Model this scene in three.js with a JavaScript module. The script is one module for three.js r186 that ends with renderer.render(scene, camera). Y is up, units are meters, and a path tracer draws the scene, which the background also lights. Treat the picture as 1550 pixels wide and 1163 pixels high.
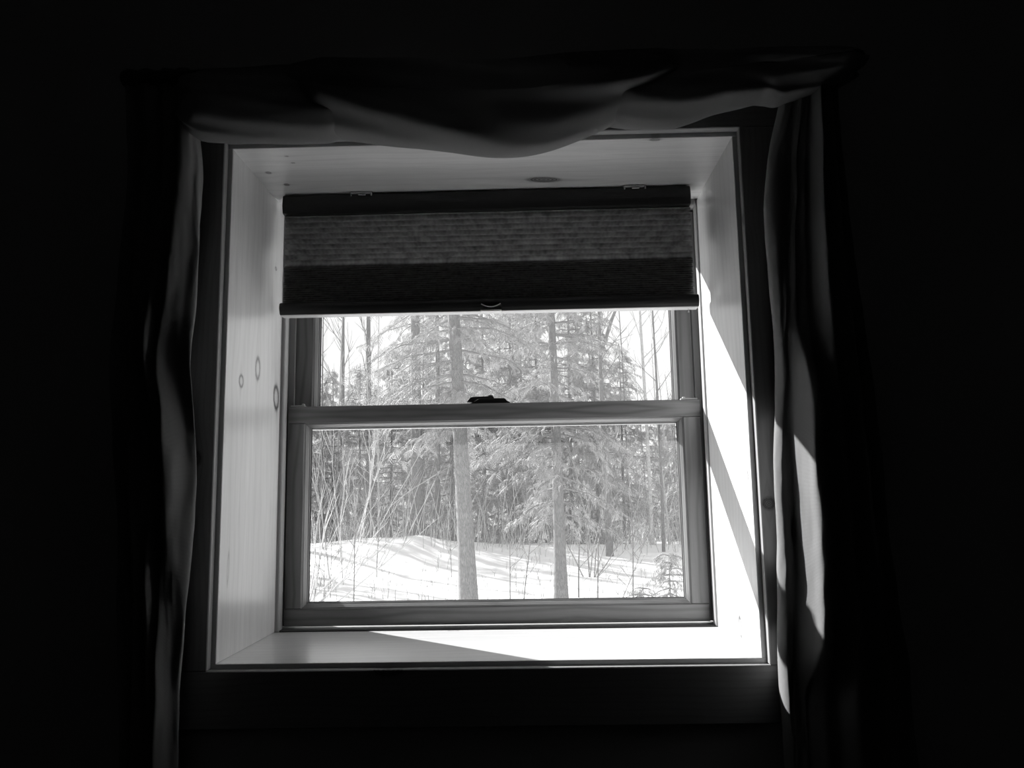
import * as THREE from 'three';
import { mergeGeometries } from 'three/addons/utils/BufferGeometryUtils.js';
import { ImprovedNoise } from 'three/addons/math/ImprovedNoise.js';

// ---------------------------------------------------------------- camera, sky, sun, exposure
// U: width of the window recess in metres. Window drawings below are in recess widths: x from its middle,
// y from the top of the sill board, z from the face of the wall (room positive). Y0: height of the sill board.
const U = 0.9, Y0 = 1.0;
const scene = new THREE.Scene();
const camera = new THREE.PerspectiveCamera(2 * Math.atan(581.5 / 1200) * 180 / Math.PI, 1550 / 1163, 0.05, 400);
camera.position.set(0.0865 * U, Y0 + 0.3023 * U, 1.505 * U);
camera.rotation.order = 'YXZ';
camera.rotation.set(0.1378, 0.0213, -0.0163);
scene.add(camera);

const renderer = new THREE.WebGLRenderer({ antialias: true });
renderer.toneMapping = THREE.LinearToneMapping;
renderer.toneMappingExposure = 1.0;
renderer.shadowMap.enabled = true;

const SKY = 1.08, SUN = 14.0;
{ // bright neutral winter sky: palest at the horizon
  const H = 64, W = 128, d = new Float32Array(W * H * 4);
  for (let y = 0; y < H; y++) for (let x = 0; x < W; x++) {
    const up = Math.max(0, ((y + 0.5) / H - 0.5) * 2), v = SKY * (1.0 - 0.45 * Math.pow(up, 0.7));
    d.set([v, v, v, 1], (y * W + x) * 4);
  }
  const sky = new THREE.DataTexture(d, W, H, THREE.RGBAFormat, THREE.FloatType);
  sky.mapping = THREE.EquirectangularReflectionMapping; sky.magFilter = THREE.LinearFilter; sky.needsUpdate = true;
  scene.background = sky; scene.environment = sky;
}
const sun = new THREE.DirectionalLight(0xffffff, SUN);
sun.name = 'sun';
sun.position.set(-1.14 * 30, Y0 + 0.82 * 30, -30);
sun.target.position.set(0, Y0, 0);
sun.castShadow = true;
sun.shadow.mapSize.set(4096, 4096);
Object.assign(sun.shadow.camera, { left: -30, right: 30, top: 25, bottom: -25, near: 1, far: 120 });
scene.add(sun, sun.target);

// ---------------------------------------------------------------- helpers
const rng = (s) => () => { s = (s + 0x6d2b79f5) | 0; let t = Math.imul(s ^ (s >>> 15), 1 | s); t = (t + Math.imul(t ^ (t >>> 7), 61 | t)) ^ t; return ((t ^ (t >>> 14)) >>> 0) / 4294967296; };
const PN = new ImprovedNoise(), noise = (x, y, z = 0.37) => PN.noise(x, y, z);
const lerp = THREE.MathUtils.lerp, clamp = THREE.MathUtils.clamp, smooth = THREE.MathUtils.smoothstep;
const taken = new Map();
function numbered(name) { const n = taken.get(name) ?? 0; taken.set(name, n + 1); return n ? `${name}_${String(n).padStart(3, '0')}` : name; }
function tag(o, label, category, group) { Object.assign(o.userData, { label, category }); if (group) o.userData.group = group; return o; }
function thing(name, label, category, [x, y, z] = [0, 0, 0], group) {
  const o = new THREE.Group(); o.name = numbered(name); o.position.set(x, y, z); scene.add(o);
  return tag(o, label, category, group);
}
function part(name, geometry, material, parent, kind) {
  const m = new THREE.Mesh(geometry, material); m.name = parent === scene ? numbered(name) : name;
  m.castShadow = m.receiveShadow = true; if (kind) m.userData.kind = kind;
  parent.add(m); return m;
}
const S3 = (x, y, z) => new THREE.Vector3(x * U, Y0 + y * U, z * U);
// planed board in recess widths with eased edges; uv in metres, u along the grain axis
function planks(g, grain, off = [0, 0]) {
  const p = g.attributes.position, n = g.attributes.normal, uv = new Float32Array(p.count * 2);
  for (let i = 0; i < p.count; i++) {
    const a = [p.getX(i), p.getY(i), p.getZ(i)], m = [Math.abs(n.getX(i)), Math.abs(n.getY(i)), Math.abs(n.getZ(i))];
    const axis = m.indexOf(Math.max(...m)), rest = [0, 1, 2].filter((k) => k !== axis);
    let u = rest[0], v = rest[1];
    if (axis !== grain) { u = grain; v = rest.find((k) => k !== grain); }
    uv[2 * i] = a[u] + off[0]; uv[2 * i + 1] = a[v] + off[1] + (axis === 2 ? 0 : 0.031);
  }
  g.setAttribute('uv', new THREE.BufferAttribute(uv, 2));
  return g;
}
function chamferBox(w, h, d, c) { // flat faces, 45-degree eased edges
  const X = [w / 2, h / 2, d / 2], pos = [], V = (s, k) => X.map((a, i) => s[i] * (i === k ? a : a - c));
  const tri = (a, b, q) => { const n = new THREE.Vector3().subVectors(new THREE.Vector3(...b), new THREE.Vector3(...a)).cross(new THREE.Vector3().subVectors(new THREE.Vector3(...q), new THREE.Vector3(...a)));
    const m = [0, 1, 2].map((i) => a[i] + b[i] + q[i]); pos.push(...a, ...(n.dot(new THREE.Vector3(...m)) > 0 ? [...b, ...q] : [...q, ...b])); };
  const quad = (a, b, q, e) => { tri(a, b, q); tri(a, q, e); };
  for (let k = 0; k < 3; k++) { const i = (k + 1) % 3, j = (k + 2) % 3, S = (a, b, q) => { const r = [0, 0, 0]; r[k] = a; r[i] = b; r[j] = q; return r; };
    for (const a of [-1, 1]) {
      quad(V(S(a, -1, -1), k), V(S(a, 1, -1), k), V(S(a, 1, 1), k), V(S(a, -1, 1), k));
      for (const b of [-1, 1]) quad(V(S(a, b, -1), k), V(S(a, b, 1), k), V(S(a, b, 1), i), V(S(a, b, -1), i));
    } }
  for (const a of [-1, 1]) for (const b of [-1, 1]) for (const q of [-1, 1]) tri(V([a, b, q], 0), V([a, b, q], 1), V([a, b, q], 2));
  const g = new THREE.BufferGeometry(); g.setAttribute('position', new THREE.Float32BufferAttribute(pos, 3)); g.computeVertexNormals(); return g;
}
function board(x0, x1, y0, y1, z0, z1, grain, r = 0.0012, off) {
  const w = (x1 - x0) * U, h = (y1 - y0) * U, d = (z1 - z0) * U;
  const g = chamferBox(w, h, d, Math.min(r, w * 0.3, h * 0.3, d * 0.3));
  g.translate((x0 + x1) / 2 * U, Y0 + (y0 + y1) / 2 * U, (z0 + z1) / 2 * U);
  return planks(g, grain, off);
}
// one side of a mitred frame: profile rows are [inset from the outer rectangle, z]
function mitred(side, x0, x1, y0, y1, profile) {
  const pos = [], uv = [], idx = [];
  profile.forEach(([s, z], k) => {
    const ends = { left: [[x0 + s, y0 + s], [x0 + s, y1 - s]], right: [[x1 - s, y1 - s], [x1 - s, y0 + s]], top: [[x0 + s, y1 - s], [x1 - s, y1 - s]], bottom: [[x1 - s, y0 + s], [x0 + s, y0 + s]] }[side];
    for (const [x, y] of ends) { pos.push(x * U, Y0 + y * U, z * U); uv.push((side === 'left' || side === 'right' ? y : x) * U, (s + z) * U); }
    if (k) { const a = 2 * k - 2; idx.push(a, a + 2, a + 1, a + 1, a + 2, a + 3); }
  });
  let g = new THREE.BufferGeometry();
  g.setAttribute('position', new THREE.Float32BufferAttribute(pos, 3)); g.setAttribute('uv', new THREE.Float32BufferAttribute(uv, 2)); g.setIndex(idx);
  g = g.toNonIndexed(); g.computeVertexNormals();
  return g;
}
// tapered limb along points
function limb(points, radii, sides = 6) {
  const pos = [], nor = [], uv = [], idx = [], t = new THREE.Vector3(), a = new THREE.Vector3(), b = new THREE.Vector3();
  let along = 0;
  points.forEach((p, i) => {
    t.subVectors(points[Math.min(i + 1, points.length - 1)], points[Math.max(i - 1, 0)]).normalize();
    a.set(Math.abs(t.y) > 0.9 ? 1 : 0, Math.abs(t.y) > 0.9 ? 0 : 1, 0).cross(t).normalize(); b.crossVectors(t, a);
    if (i) along += p.distanceTo(points[i - 1]);
    for (let k = 0; k <= sides; k++) {
      const w = (k / sides) * Math.PI * 2, c = Math.cos(w), s = Math.sin(w);
      const n = [a.x * c + b.x * s, a.y * c + b.y * s, a.z * c + b.z * s];
      pos.push(p.x + n[0] * radii[i], p.y + n[1] * radii[i], p.z + n[2] * radii[i]); nor.push(...n); uv.push(k / sides, along);
      if (i && k) { const e = i * (sides + 1) + k, d = e - sides - 1; idx.push(d - 1, d, e - 1, d, e, e - 1); }
    }
  });
  const g = new THREE.BufferGeometry();
  g.setAttribute('position', new THREE.Float32BufferAttribute(pos, 3)); g.setAttribute('normal', new THREE.Float32BufferAttribute(nor, 3));
  g.setAttribute('uv', new THREE.Float32BufferAttribute(uv, 2)); g.setIndex(idx);
  return g;
}
function grid(nu, nv, f) { // f(u, v) -> Vector3
  const pos = [], uv = [], idx = [];
  for (let j = 0; j <= nv; j++) for (let i = 0; i <= nu; i++) {
    const p = f(i / nu, j / nv); pos.push(p.x, p.y, p.z); uv.push(i / nu, j / nv);
    if (i && j) { const e = j * (nu + 1) + i, d = e - nu - 1; idx.push(d - 1, d, e - 1, d, e, e - 1); }
  }
  const g = new THREE.BufferGeometry();
  g.setAttribute('position', new THREE.Float32BufferAttribute(pos, 3)); g.setAttribute('uv', new THREE.Float32BufferAttribute(uv, 2)); g.setIndex(idx);
  g.computeVertexNormals();
  return g;
}
const grey = (v) => new THREE.Color().setRGB(v, v, v);

// ---------------------------------------------------------------- materials
// Pine: streaks along u, cathedral bands, knots as [u, v, radius along, radius across, ring darkness, heart darkness, turn].
function pine({ w = 512, h = 256, lenU, lenV, base, seed = 1, bands = 0.1, streak = 0.1, wave = 0.02, freq = 90, knots = [], rough = 0.42, coat = 0 }) {
  const d = new Uint8Array(w * h * 4), rows = [];
  for (let y = 0; y < h; y++) for (let x = 0; x < w; x++) {
    const u = (x / w) * lenU, v0 = (y / h) * lenV;
    let v = v0, mark = 1;
    for (const [ku, kv, ru, rv, ring, heart, turn = 0] of knots) {
      const a = (u - ku) * Math.cos(turn) + (v0 - kv) * Math.sin(turn), b = (v0 - kv) * Math.cos(turn) - (u - ku) * Math.sin(turn);
      const r = Math.hypot(a / ru, b / rv) * (1 + 0.07 * noise(a * 220 + seed, b * 220));
      const pull = Math.exp(-Math.pow((u - ku) / (ru * 3.2), 2)) * Math.exp(-Math.abs(v0 - kv) / (rv * 4));
      v += Math.sign(v0 - kv || 1) * -pull * rv * 1.3;
      const edge = Math.exp(-Math.pow((r - 0.84) / 0.24, 2));
      if (r < 1.6) mark *= 1 - ring * edge;
      if (r < 0.8) mark *= 1 - heart * (0.75 + 0.25 * Math.sin(r * 26));
      const tail = Math.exp(-Math.pow(b / (rv * 0.5), 2)) * Math.exp(-Math.max(0, Math.abs(a) - ru) / (ru * 2.2));
      mark *= 1 - 0.16 * tail * (ring + heart) * (r > 0.9);
    }
    const bend = v + wave * noise(u * 2.1 + seed * 7.1, v * 6, seed) + wave * 0.3 * noise(u * 7 + seed, v * 15, seed + 3);
    const ringing = 0.5 + 0.5 * Math.sin(bend * freq * 6.283), late = Math.pow(ringing, 3);
    const fine = noise(u * 14 + seed, v * 240, seed) * 0.6 + noise(u * 24, v * 620 + seed, 5.5) * 0.4;
    const broad = noise(u * 1.7 + seed * 3, v * 22, 9.1);
    const c = base * (1 - bands * late + streak * fine + 0.09 * broad) * mark;
    const s = clamp(c, 0.004, 0.95), q = Math.round(255 * (s <= 0.0031308 ? s * 12.92 : 1.055 * Math.pow(s, 1 / 2.4) - 0.055));
    d.set([q, q, q, 255], (y * w + x) * 4);
  }
  const t = new THREE.DataTexture(d, w, h, THREE.RGBAFormat);
  t.colorSpace = THREE.SRGBColorSpace; t.wrapS = t.wrapT = THREE.MirroredRepeatWrapping; t.magFilter = THREE.LinearFilter; t.repeat.set(1 / lenU, 1 / lenV); t.needsUpdate = true;
  return new THREE.MeshPhysicalMaterial({ map: t, roughness: rough, clearcoat: coat, clearcoatRoughness: 0.22 });
}
const RECESS = 0.68, DEPTH = 0.3382;
// boards of the recess: their uv origin is put at the corner (sill height, wall face) through the texture offset
function recessPine(o) { return pine({ base: RECESS, rough: 0.36, coat: 0.35, bands: 0.06, freq: 38, wave: 0.03, streak: 0.13, ...o }); }
const mWoodLeft = recessPine({ w: 1024, h: 340, lenU: 0.95, lenV: 0.32, seed: 3, knots: [
  [0.485, 0.075 , 0.0125, 0.0115, 0.85, 0.15, 0.12], [0.522, 0.161, 0.0235, 0.0135, 0.8, 0.1, 0.02], [0.479, 0.277, 0.027, 0.0175, 0.97, 0.2, -0.15],
  [0.75, 0.255, 0.004, 0.006, 0.8, 0.6], [0.152, 0.04, 0.03, 0.005, 0.35, 0.2, 0.05]] });
const mWoodRight = recessPine({ w: 1024, h: 340, lenU: 0.95, lenV: 0.32, seed: 8, knots: [
  [0.406, 0.1155, 0.008, 0.0035, 0.55, 0.75], [0.297, 0.021, 0.009, 0.004, 0.5, 0.75], [0.0277, 0.126, 0.020, 0.010, 0.85, 0.02, 0.2]] });
const mWoodHead = recessPine({ w: 1024, h: 340, lenU: 0.95, lenV: 0.32, seed: 12, knots: [
  [0.0587 + 0.507, 0.176, 0.034, 0.014, 0.6, 0.9, 0.1], [0.045, 0.169, 0.006, 0.006, 0.6, 0.9], [0.028, 0.108, 0.006, 0.006, 0.6, 0.9], [0.086, 0.035, 0.004, 0.003, 0.3, 0.7], [0.089, 0.065, 0.004, 0.003, 0.3, 0.7], [0.763, 0.005, 0.012, 0.006, 0.3, 0.85]] });
const mWoodSill = recessPine({ w: 1024, h: 340, lenU: 0.95, lenV: 0.32, seed: 21, rough: 0.3, coat: 0.5, knots: [[0.366, 0.299, 0.012, 0.006, 0.5, 0.2]] });
const mCasing = pine({ w: 1024, h: 200, lenU: 1.1, lenV: 0.12, base: 0.3, seed: 31, rough: 0.45, knots: [[0.34, 0.06, 0.014, 0.011, 0.5, 0.75]] });
const mCasingRight = pine({ w: 1024, h: 200, lenU: 1.1, lenV: 0.12, base: 0.3, seed: 34, rough: 0.45, knots: [[0.249, 0.012, 0.011, 0.012, 0.5, 0.85], [0.74, 0.07, 0.01, 0.012, 0.5, 0.6]] });
const mCasingFoot = pine({ w: 1024, h: 200, lenU: 1.1, lenV: 0.12, base: 0.3, seed: 37, rough: 0.45, knots: [[0.39, 0.092, 0.03, 0.012, 0.35, 0.8]] });
const mSash = pine({ w: 1024, h: 256, lenU: 0.7, lenV: 0.09, base: 0.23, seed: 41, bands: 0.34, streak: 0.14, wave: 0.03, freq: 42, rough: 0.36, coat: 0.7 });
const mFrame = pine({ lenU: 0.8, lenV: 0.08, base: 0.36, seed: 45, rough: 0.45 });
const mLiner = new THREE.MeshStandardMaterial({ color: grey(0.32), roughness: 0.5 });
const mGasket = new THREE.MeshStandardMaterial({ color: grey(0.05), roughness: 0.7 });
const mVinyl = new THREE.MeshStandardMaterial({ color: grey(0.55), roughness: 0.45 });
// two dusty panes: mostly clear, a little of the sunlight scatters in the dust film
const mGlass = new THREE.MeshPhysicalMaterial({ color: 0xffffff, transmission: 1, thickness: 0, roughness: 0.19, ior: 1.5 });
const mWall = new THREE.MeshStandardMaterial({ color: grey(0.5), roughness: 0.9 });
const mRoom = new THREE.MeshStandardMaterial({ color: grey(0.22), roughness: 0.9 });
const mFloor = new THREE.MeshStandardMaterial({ color: grey(0.1), roughness: 0.6 });
const mShadeFabric = (() => { // unwoven cloth: cloudy fibre clumps drawn out sideways
  const w = 512, h = 256, d = new Uint8Array(w * h * 4);
  for (let y = 0; y < h; y++) for (let x = 0; x < w; x++) { const v = 0.3 * (1 + 0.45 * noise(x * 0.05, y * 0.13, 3) + 0.4 * noise(x * 0.16, y * 0.4, 7)), q = Math.round(255 * (1.055 * Math.pow(v, 1 / 2.4) - 0.055)); d.set([q, q, q, 255], (y * w + x) * 4); }
  const t = new THREE.DataTexture(d, w, h, THREE.RGBAFormat); t.colorSpace = THREE.SRGBColorSpace; t.wrapS = t.wrapT = THREE.MirroredRepeatWrapping; t.magFilter = THREE.LinearFilter; t.repeat.set(1.6, 0.8); t.needsUpdate = true;
  return new THREE.MeshPhysicalMaterial({ map: t, transmission: 0.92, thickness: 0, roughness: 1, specularIntensity: 0.2 });
})();
const mShadeRail = new THREE.MeshStandardMaterial({ color: grey(0.012), roughness: 0.45 });
const mClear = new THREE.MeshPhysicalMaterial({ color: 0xffffff, transmission: 1, thickness: 0.003, roughness: 0.06, ior: 1.49 });
const mClip = new THREE.MeshPhysicalMaterial({ color: grey(0.85), transmission: 0.55, thickness: 0.003, roughness: 0.3, ior: 1.49 });
const mHardware = new THREE.MeshStandardMaterial({ color: grey(0.02), roughness: 0.3, metalness: 0.2 });
const mSnow = new THREE.MeshStandardMaterial({ color: grey(0.86), roughness: 0.85 });
const mRod = new THREE.MeshStandardMaterial({ color: grey(0.03), roughness: 0.5, metalness: 0.4 });
function weave(base, seed, through) {
  const w = 256, h = 256, d = new Uint8Array(w * h * 4), b = new Uint8Array(w * h * 4);
  for (let y = 0; y < h; y++) for (let x = 0; x < w; x++) {
    const thread = 0.5 + 0.25 * Math.sin(x * Math.PI / 2) + 0.25 * Math.sin(y * Math.PI / 2), slub = 0.04 * noise(x * 0.02, y * 0.5, seed) + 0.04 * noise(x * 0.5, y * 0.02, seed + 4);
    const s = base * (0.95 + 0.07 * thread + slub), q = Math.round(255 * (1.055 * Math.pow(s, 1 / 2.4) - 0.055)), k = Math.round(255 * thread);
    d.set([q, q, q, 255], (y * w + x) * 4); b.set([k, k, k, 255], (y * w + x) * 4);
  }
  const tex = (data, srgb) => { const t = new THREE.DataTexture(data, w, h, THREE.RGBAFormat); if (srgb) t.colorSpace = THREE.SRGBColorSpace; t.wrapS = t.wrapT = THREE.RepeatWrapping; t.magFilter = THREE.LinearFilter; t.repeat.set(12, 24); t.needsUpdate = true; return t; };
  return new THREE.MeshPhysicalMaterial({ map: tex(d, true), bumpMap: tex(b), bumpScale: 0.0004, roughness: 0.95, transmission: through, thickness: 0, specularIntensity: 0.2, side: THREE.DoubleSide });
}
const mCurtain = weave(0.22, 2, 0), mScarf = weave(0.3, 6, 0.34);
function bark(base, seed, light = 0) {
  const w = 128, h = 512, d = new Uint8Array(w * h * 4);
  for (let y = 0; y < h; y++) for (let x = 0; x < w; x++) {
    const n = Math.abs(noise(x * 0.11, y * 0.02, seed)) + 0.5 * noise(x * 0.3, y * 0.06, seed + 2);
    let s = base * (0.75 + 0.7 * n); if (light && noise(x * 0.03, y * 0.12, seed + 5) > 0.42) s *= 0.35;
    const q = Math.round(255 * (1.055 * Math.pow(clamp(s, 0.01, 0.95), 1 / 2.4) - 0.055)); d.set([q, q, q, 255], (y * w + x) * 4);
  }
  const t = new THREE.DataTexture(d, w, h, THREE.RGBAFormat); t.colorSpace = THREE.SRGBColorSpace; t.wrapS = t.wrapT = THREE.RepeatWrapping; t.magFilter = THREE.LinearFilter; t.repeat.set(2, 0.7); t.needsUpdate = true;
  return new THREE.MeshStandardMaterial({ map: t, roughness: 0.95 });
}
const mBark = bark(0.17, 1), mBarkPale = bark(0.5, 3, 1), mTwig = new THREE.MeshStandardMaterial({ color: grey(0.22), roughness: 0.9 }), mTwigPale = new THREE.MeshStandardMaterial({ color: grey(0.5), roughness: 0.9 });
const mNeedle = new THREE.MeshPhysicalMaterial({ color: grey(0.3), roughness: 0.8, transmission: 0.35, thickness: 0, side: THREE.DoubleSide });

// ---------------------------------------------------------------- room shell
{
  const X = 2.7, Z = 4.6, T = 0.452, C = 2.5, G = -1.3;   // half width, depth, wall thickness, ceiling height, foot of the outer wall
  const hx = 0.53 * U, y0 = Y0 - 0.03 * U, y1 = Y0 + 1.03 * U;
  const b = (a0, a1, b0, b1, c0, c1) => new THREE.BoxGeometry(a1 - a0, b1 - b0, c1 - c0).translate((a0 + a1) / 2, (b0 + b1) / 2, (c0 + c1) / 2);
  const st = (n, g, m) => part(n, g, m, scene, 'structure');
  st('wall_front', mergeGeometries([b(-X - 0.2, -hx, G, C, -T, 0), b(hx, X + 0.2, G, C, -T, 0), b(-hx, hx, G, y0, -T, 0), b(-hx, hx, y1, C, -T, 0)]), mWall);
  st('wall_left', b(-X - 0.2, -X, 0, C, 0, Z), mRoom); st('wall_right', b(X, X + 0.2, 0, C, 0, Z), mRoom); st('wall_rear', b(-X - 0.2, X + 0.2, 0, C, Z, Z + 0.2), mRoom);
  st('floor', b(-X - 0.2, X + 0.2, -0.25, 0, 0, Z + 0.2), mFloor);
  st('ceiling', b(-X - 0.2, X + 0.2, C, C + 0.2, -T, Z + 0.2), mRoom);
}

// ---------------------------------------------------------------- casing boards (butt-jointed, proud of the wall, 9 mm reveal)
{
  const r = 0.0089, t = 0.0205, w = 0.1;
  const trim = (g, m, label) => { const o = part('trim_' + ++trim.n, g, m, scene, 'structure'); o.userData.label = label; };
  trim.n = 0;
  const off = (x, y) => [x * U, y * U - Y0];
  trim(board(-0.5 - r - w, 0.5 + r + w, 1 + r, 1 + r + w, 0, t, 0, 0.0015, [0.55, -Y0]), mCasing, 'pine head casing board above the window recess, behind the scarf');
  trim(board(-0.5 - r - w, 0.5 + r + w, -r - w, -r, 0, t, 0, 0.0015, [0.55, -Y0 + 0.1]), mCasingFoot, 'pine bottom casing board under the window sill');
  trim(board(-0.5 - r - w, -0.5 - r, -r, 1 + r, 0, t, 1, 0.0015, [-Y0, 0.55]), mCasing, 'pine side casing board left of the window recess');
  trim(board(0.5 + r, 0.5 + r + w, -r, 1 + r, 0, t, 1, 0.0015, [-Y0, -0.459]), mCasingRight, 'pine side casing board right of the window recess, with a dark knot');
}

// ---------------------------------------------------------------- window: recess boards, frame, two sashes, glass
const win = new THREE.Group(); win.name = 'window_1'; win.position.set(0, Y0, 0); scene.add(win);
win.userData = { kind: 'structure', label: 'double-hung wooden window in a deep pine-lined wall recess' };
const inWin = (name, g, m, parent = win) => { g.translate(0, parent === win || parent.userData.atBase ? -Y0 : 0, 0); return part(name, g, m, parent); };
{
  const D = DEPTH;
  // uv origins: [u offset, v offset] so that knots land at (height or x from the left corner, depth from the wall face); v runs along z
  const side = (x0, x1, m) => { const g = board(x0, x1, -0.0, 1.0, -D, 0, 1, 0.001); fix(g, (p) => [p.y - Y0, -p.z]); return inWin('side_jamb', g, m); };
  const flat = (name, y0, y1, m) => { const g = board(-0.52, 0.52, y0, y1, -D, 0, 0, 0.001); fix(g, (p) => [p.x + 0.5 * U, -p.z]); return inWin(name, g, m); };
  function fix(g, f) { const p = g.attributes.position, uv = g.attributes.uv, v = new THREE.Vector3(); for (let i = 0; i < p.count; i++) { v.fromBufferAttribute(p, i); uv.setXY(i, ...f(v)); } }
  side(-0.52, -0.5, mWoodLeft); side(0.5, 0.52, mWoodRight);
  flat('head_jamb', 1.0, 1.02, mWoodHead); flat('sill_board', -0.02, 0.0, mWoodSill);
  // outer frame behind the recess boards
  const B = -0.502, frame = (n, ...a) => inWin(n, board(...a), mFrame);
  frame('frame_side', -0.53, -0.508, -0.03, 1.03, B, -D, 1); frame('frame_side', 0.508, 0.53, -0.03, 1.03, B, -D, 1);
  frame('frame_head', -0.508, 0.508, 1.004, 1.03, B, -D, 0); frame('frame_sill', -0.508, 0.508, -0.03, -0.002, B, -D, 0);
  inWin('stop', board(-0.508, -0.4916, 0, 1.0, -0.366, -D, 1, 0.002), mFrame); inWin('stop', board(0.4962, 0.508, 0, 1.0, -0.366, -D, 1, 0.002), mFrame);
  inWin('stop', board(-0.4916, 0.4962, 0.985, 1.004, -0.366, -D, 0, 0.002), mFrame); inWin('weatherstrip', board(-0.4916, 0.4962, -0.002, 0.003, -0.362, -0.3455, 0, 0.001), mGasket);
  inWin('jamb_liner', board(-0.508, -0.4925, 0, 1.0, -0.4315, -0.4235, 1, 0.001), mLiner); inWin('jamb_liner', board(0.4925, 0.508, 0, 1.0, -0.4315, -0.4235, 1, 0.001), mLiner);
  inWin('blind_stop', board(-0.53, -0.495, -0.0, 1.0, B - 0.02, -0.478, 1), mFrame); inWin('blind_stop', board(0.495, 0.53, 0.0, 1.0, B - 0.02, -0.478, 1), mFrame);
  inWin('blind_stop', board(-0.495, 0.495, 0.967, 1.03, B - 0.02, -0.478, 0), mFrame);

  function sash(name, o) {
    const s = new THREE.Group(); s.name = name; win.add(s); s.userData.atBase = true;
    const add = (n, g, m) => inWin(n, g, m, s);
    const { x0, x1, y0, y1, z, back, ix0, ix1, iy0, iy1, g } = o, zg = z - 0.0196;   // inner rectangle where the ovolo starts, width g to the glass
    add('rail', board(x0, x1, iy1, y1, back, z, 0, 0.0016, [o.seed, -Y0]), mSash); add('rail', board(x0, x1, y0, iy0, back, z, 0, 0.0016, [o.seed + 0.3, -Y0]), mSash);
    add('stile', board(x0, ix0, iy0, iy1, back, z, 1, 0.0016, [o.seed + 0.1, 0.47]), mSash); add('stile', board(ix1, x1, iy0, iy1, back, z, 1, 0.0016, [o.seed + 0.2, -0.41]), mSash);
    const prof = [[0, z - 0.0008], [0.0012, z - 0.0022], [0.003, z - 0.0032], [g * 0.62, z - 0.0115], [g * 0.68, z - 0.0155], [g * 0.8, z - 0.0158], [g * 0.84, zg]];
    const outer = [[g * 0.84, zg - 0.006], [g * 0.6, zg - 0.006], [0, back + 0.004]];
    for (const sd of ['left', 'right', 'top', 'bottom']) {
      add('glazing_bead', mitred(sd, ix0, ix1, iy0, iy1, [...prof, ...outer]), mSash);
      add('gasket', mitred(sd, ix0 + g * 0.84, ix1 - g * 0.84, iy0 + g * 0.84, iy1 - g * 0.84, [[0, zg], [g * 0.08, zg - 0.0005], [g * 0.16, zg - 0.003]]), mGasket);
    }
    const e = g * 0.84 - 0.004;
    add('pane', new THREE.PlaneGeometry((ix1 - ix0 - 2 * e) * U, (iy1 - iy0 - 2 * e) * U).translate((ix0 + ix1) / 2 * U, Y0 + (iy0 + iy1) / 2 * U, (zg - 0.003) * U), mGlass);
    return s;
  }
  sash('upper_sash', { x0: -0.4975, x1: 0.4975, y0: 0.468, y1: 1.003, z: -0.4324, back: -0.472, ix0: -0.4497, ix1: 0.455, iy0: 0.511, iy1: 0.952, g: 0.0145, seed: 0.07 });
  sash('lower_sash', { x0: -0.4972, x1: 0.4965, y0: 0.0036, y1: 0.5201, z: -0.3924, back: -0.4225, ix0: -0.4564, ix1: 0.4539, iy0: 0.0435, iy1: 0.4789, g: 0.0136, seed: 0.23 });
  // sash lock on the meeting rail: base, keeper and folded lever
  const lock = new THREE.Group(); lock.name = 'sash_lock'; win.add(lock); lock.position.set(-0.0095 * U, 0.5201 * U, -0.4085 * U); lock.userData.label = 'black cam lock on the meeting rail';
  const base = new THREE.Shape(); base.moveTo(-0.04, 0); base.lineTo(0.044, 0); base.quadraticCurveTo(0.041, 0.0025, 0.038, 0.003); base.lineTo(0.034, 0.0078); base.quadraticCurveTo(0.033, 0.0088, 0.031, 0.009); base.lineTo(-0.02, 0.0092); base.lineTo(-0.03, 0.003); base.closePath();
  part('lock_base', new THREE.ExtrudeGeometry(base, { depth: 0.02, bevelEnabled: true, bevelSize: 0.0012, bevelThickness: 0.0012, bevelSegments: 2 }).translate(0, 0.0008, -0.01), mHardware, lock);
  const lev = new THREE.Shape(); lev.moveTo(-0.048, 0.0035); lev.lineTo(-0.042, 0.0105); lev.quadraticCurveTo(-0.04, 0.0125, -0.036, 0.0128); lev.lineTo(0.006, 0.0142); lev.quadraticCurveTo(0.009, 0.014, 0.0095, 0.0098); lev.lineTo(-0.026, 0.0096); lev.lineTo(-0.036, 0.0028); lev.closePath();
  part('lever', new THREE.ExtrudeGeometry(lev, { depth: 0.012, bevelEnabled: true, bevelSize: 0.0009, bevelThickness: 0.0012, bevelSegments: 2 }).translate(0, 0.001, -0.002), mHardware, lock);
  part('pivot', new THREE.CylinderGeometry(0.0055, 0.006, 0.004, 20).translate(0.002, 0.0165, 0.002), mHardware, lock);
  // tilt latches at both ends of the meeting rail
  for (const [x, w] of [[0.4715, 0.04], [-0.4755, 0.034]]) {
    const l = part('tilt_latch', chamferBox(w * U, 0.0035, 0.016, 0.001).translate(x * U, 0.5201 * U + 0.0016, -0.405 * U), mVinyl, win);
    part('thumb_tab', chamferBox(0.006, 0.0045, 0.009, 0.0015).translate((x - 0.012 * Math.sign(x)) * U, 0.5201 * U + 0.005, -0.405 * U), mVinyl, l);
  }
}

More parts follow.
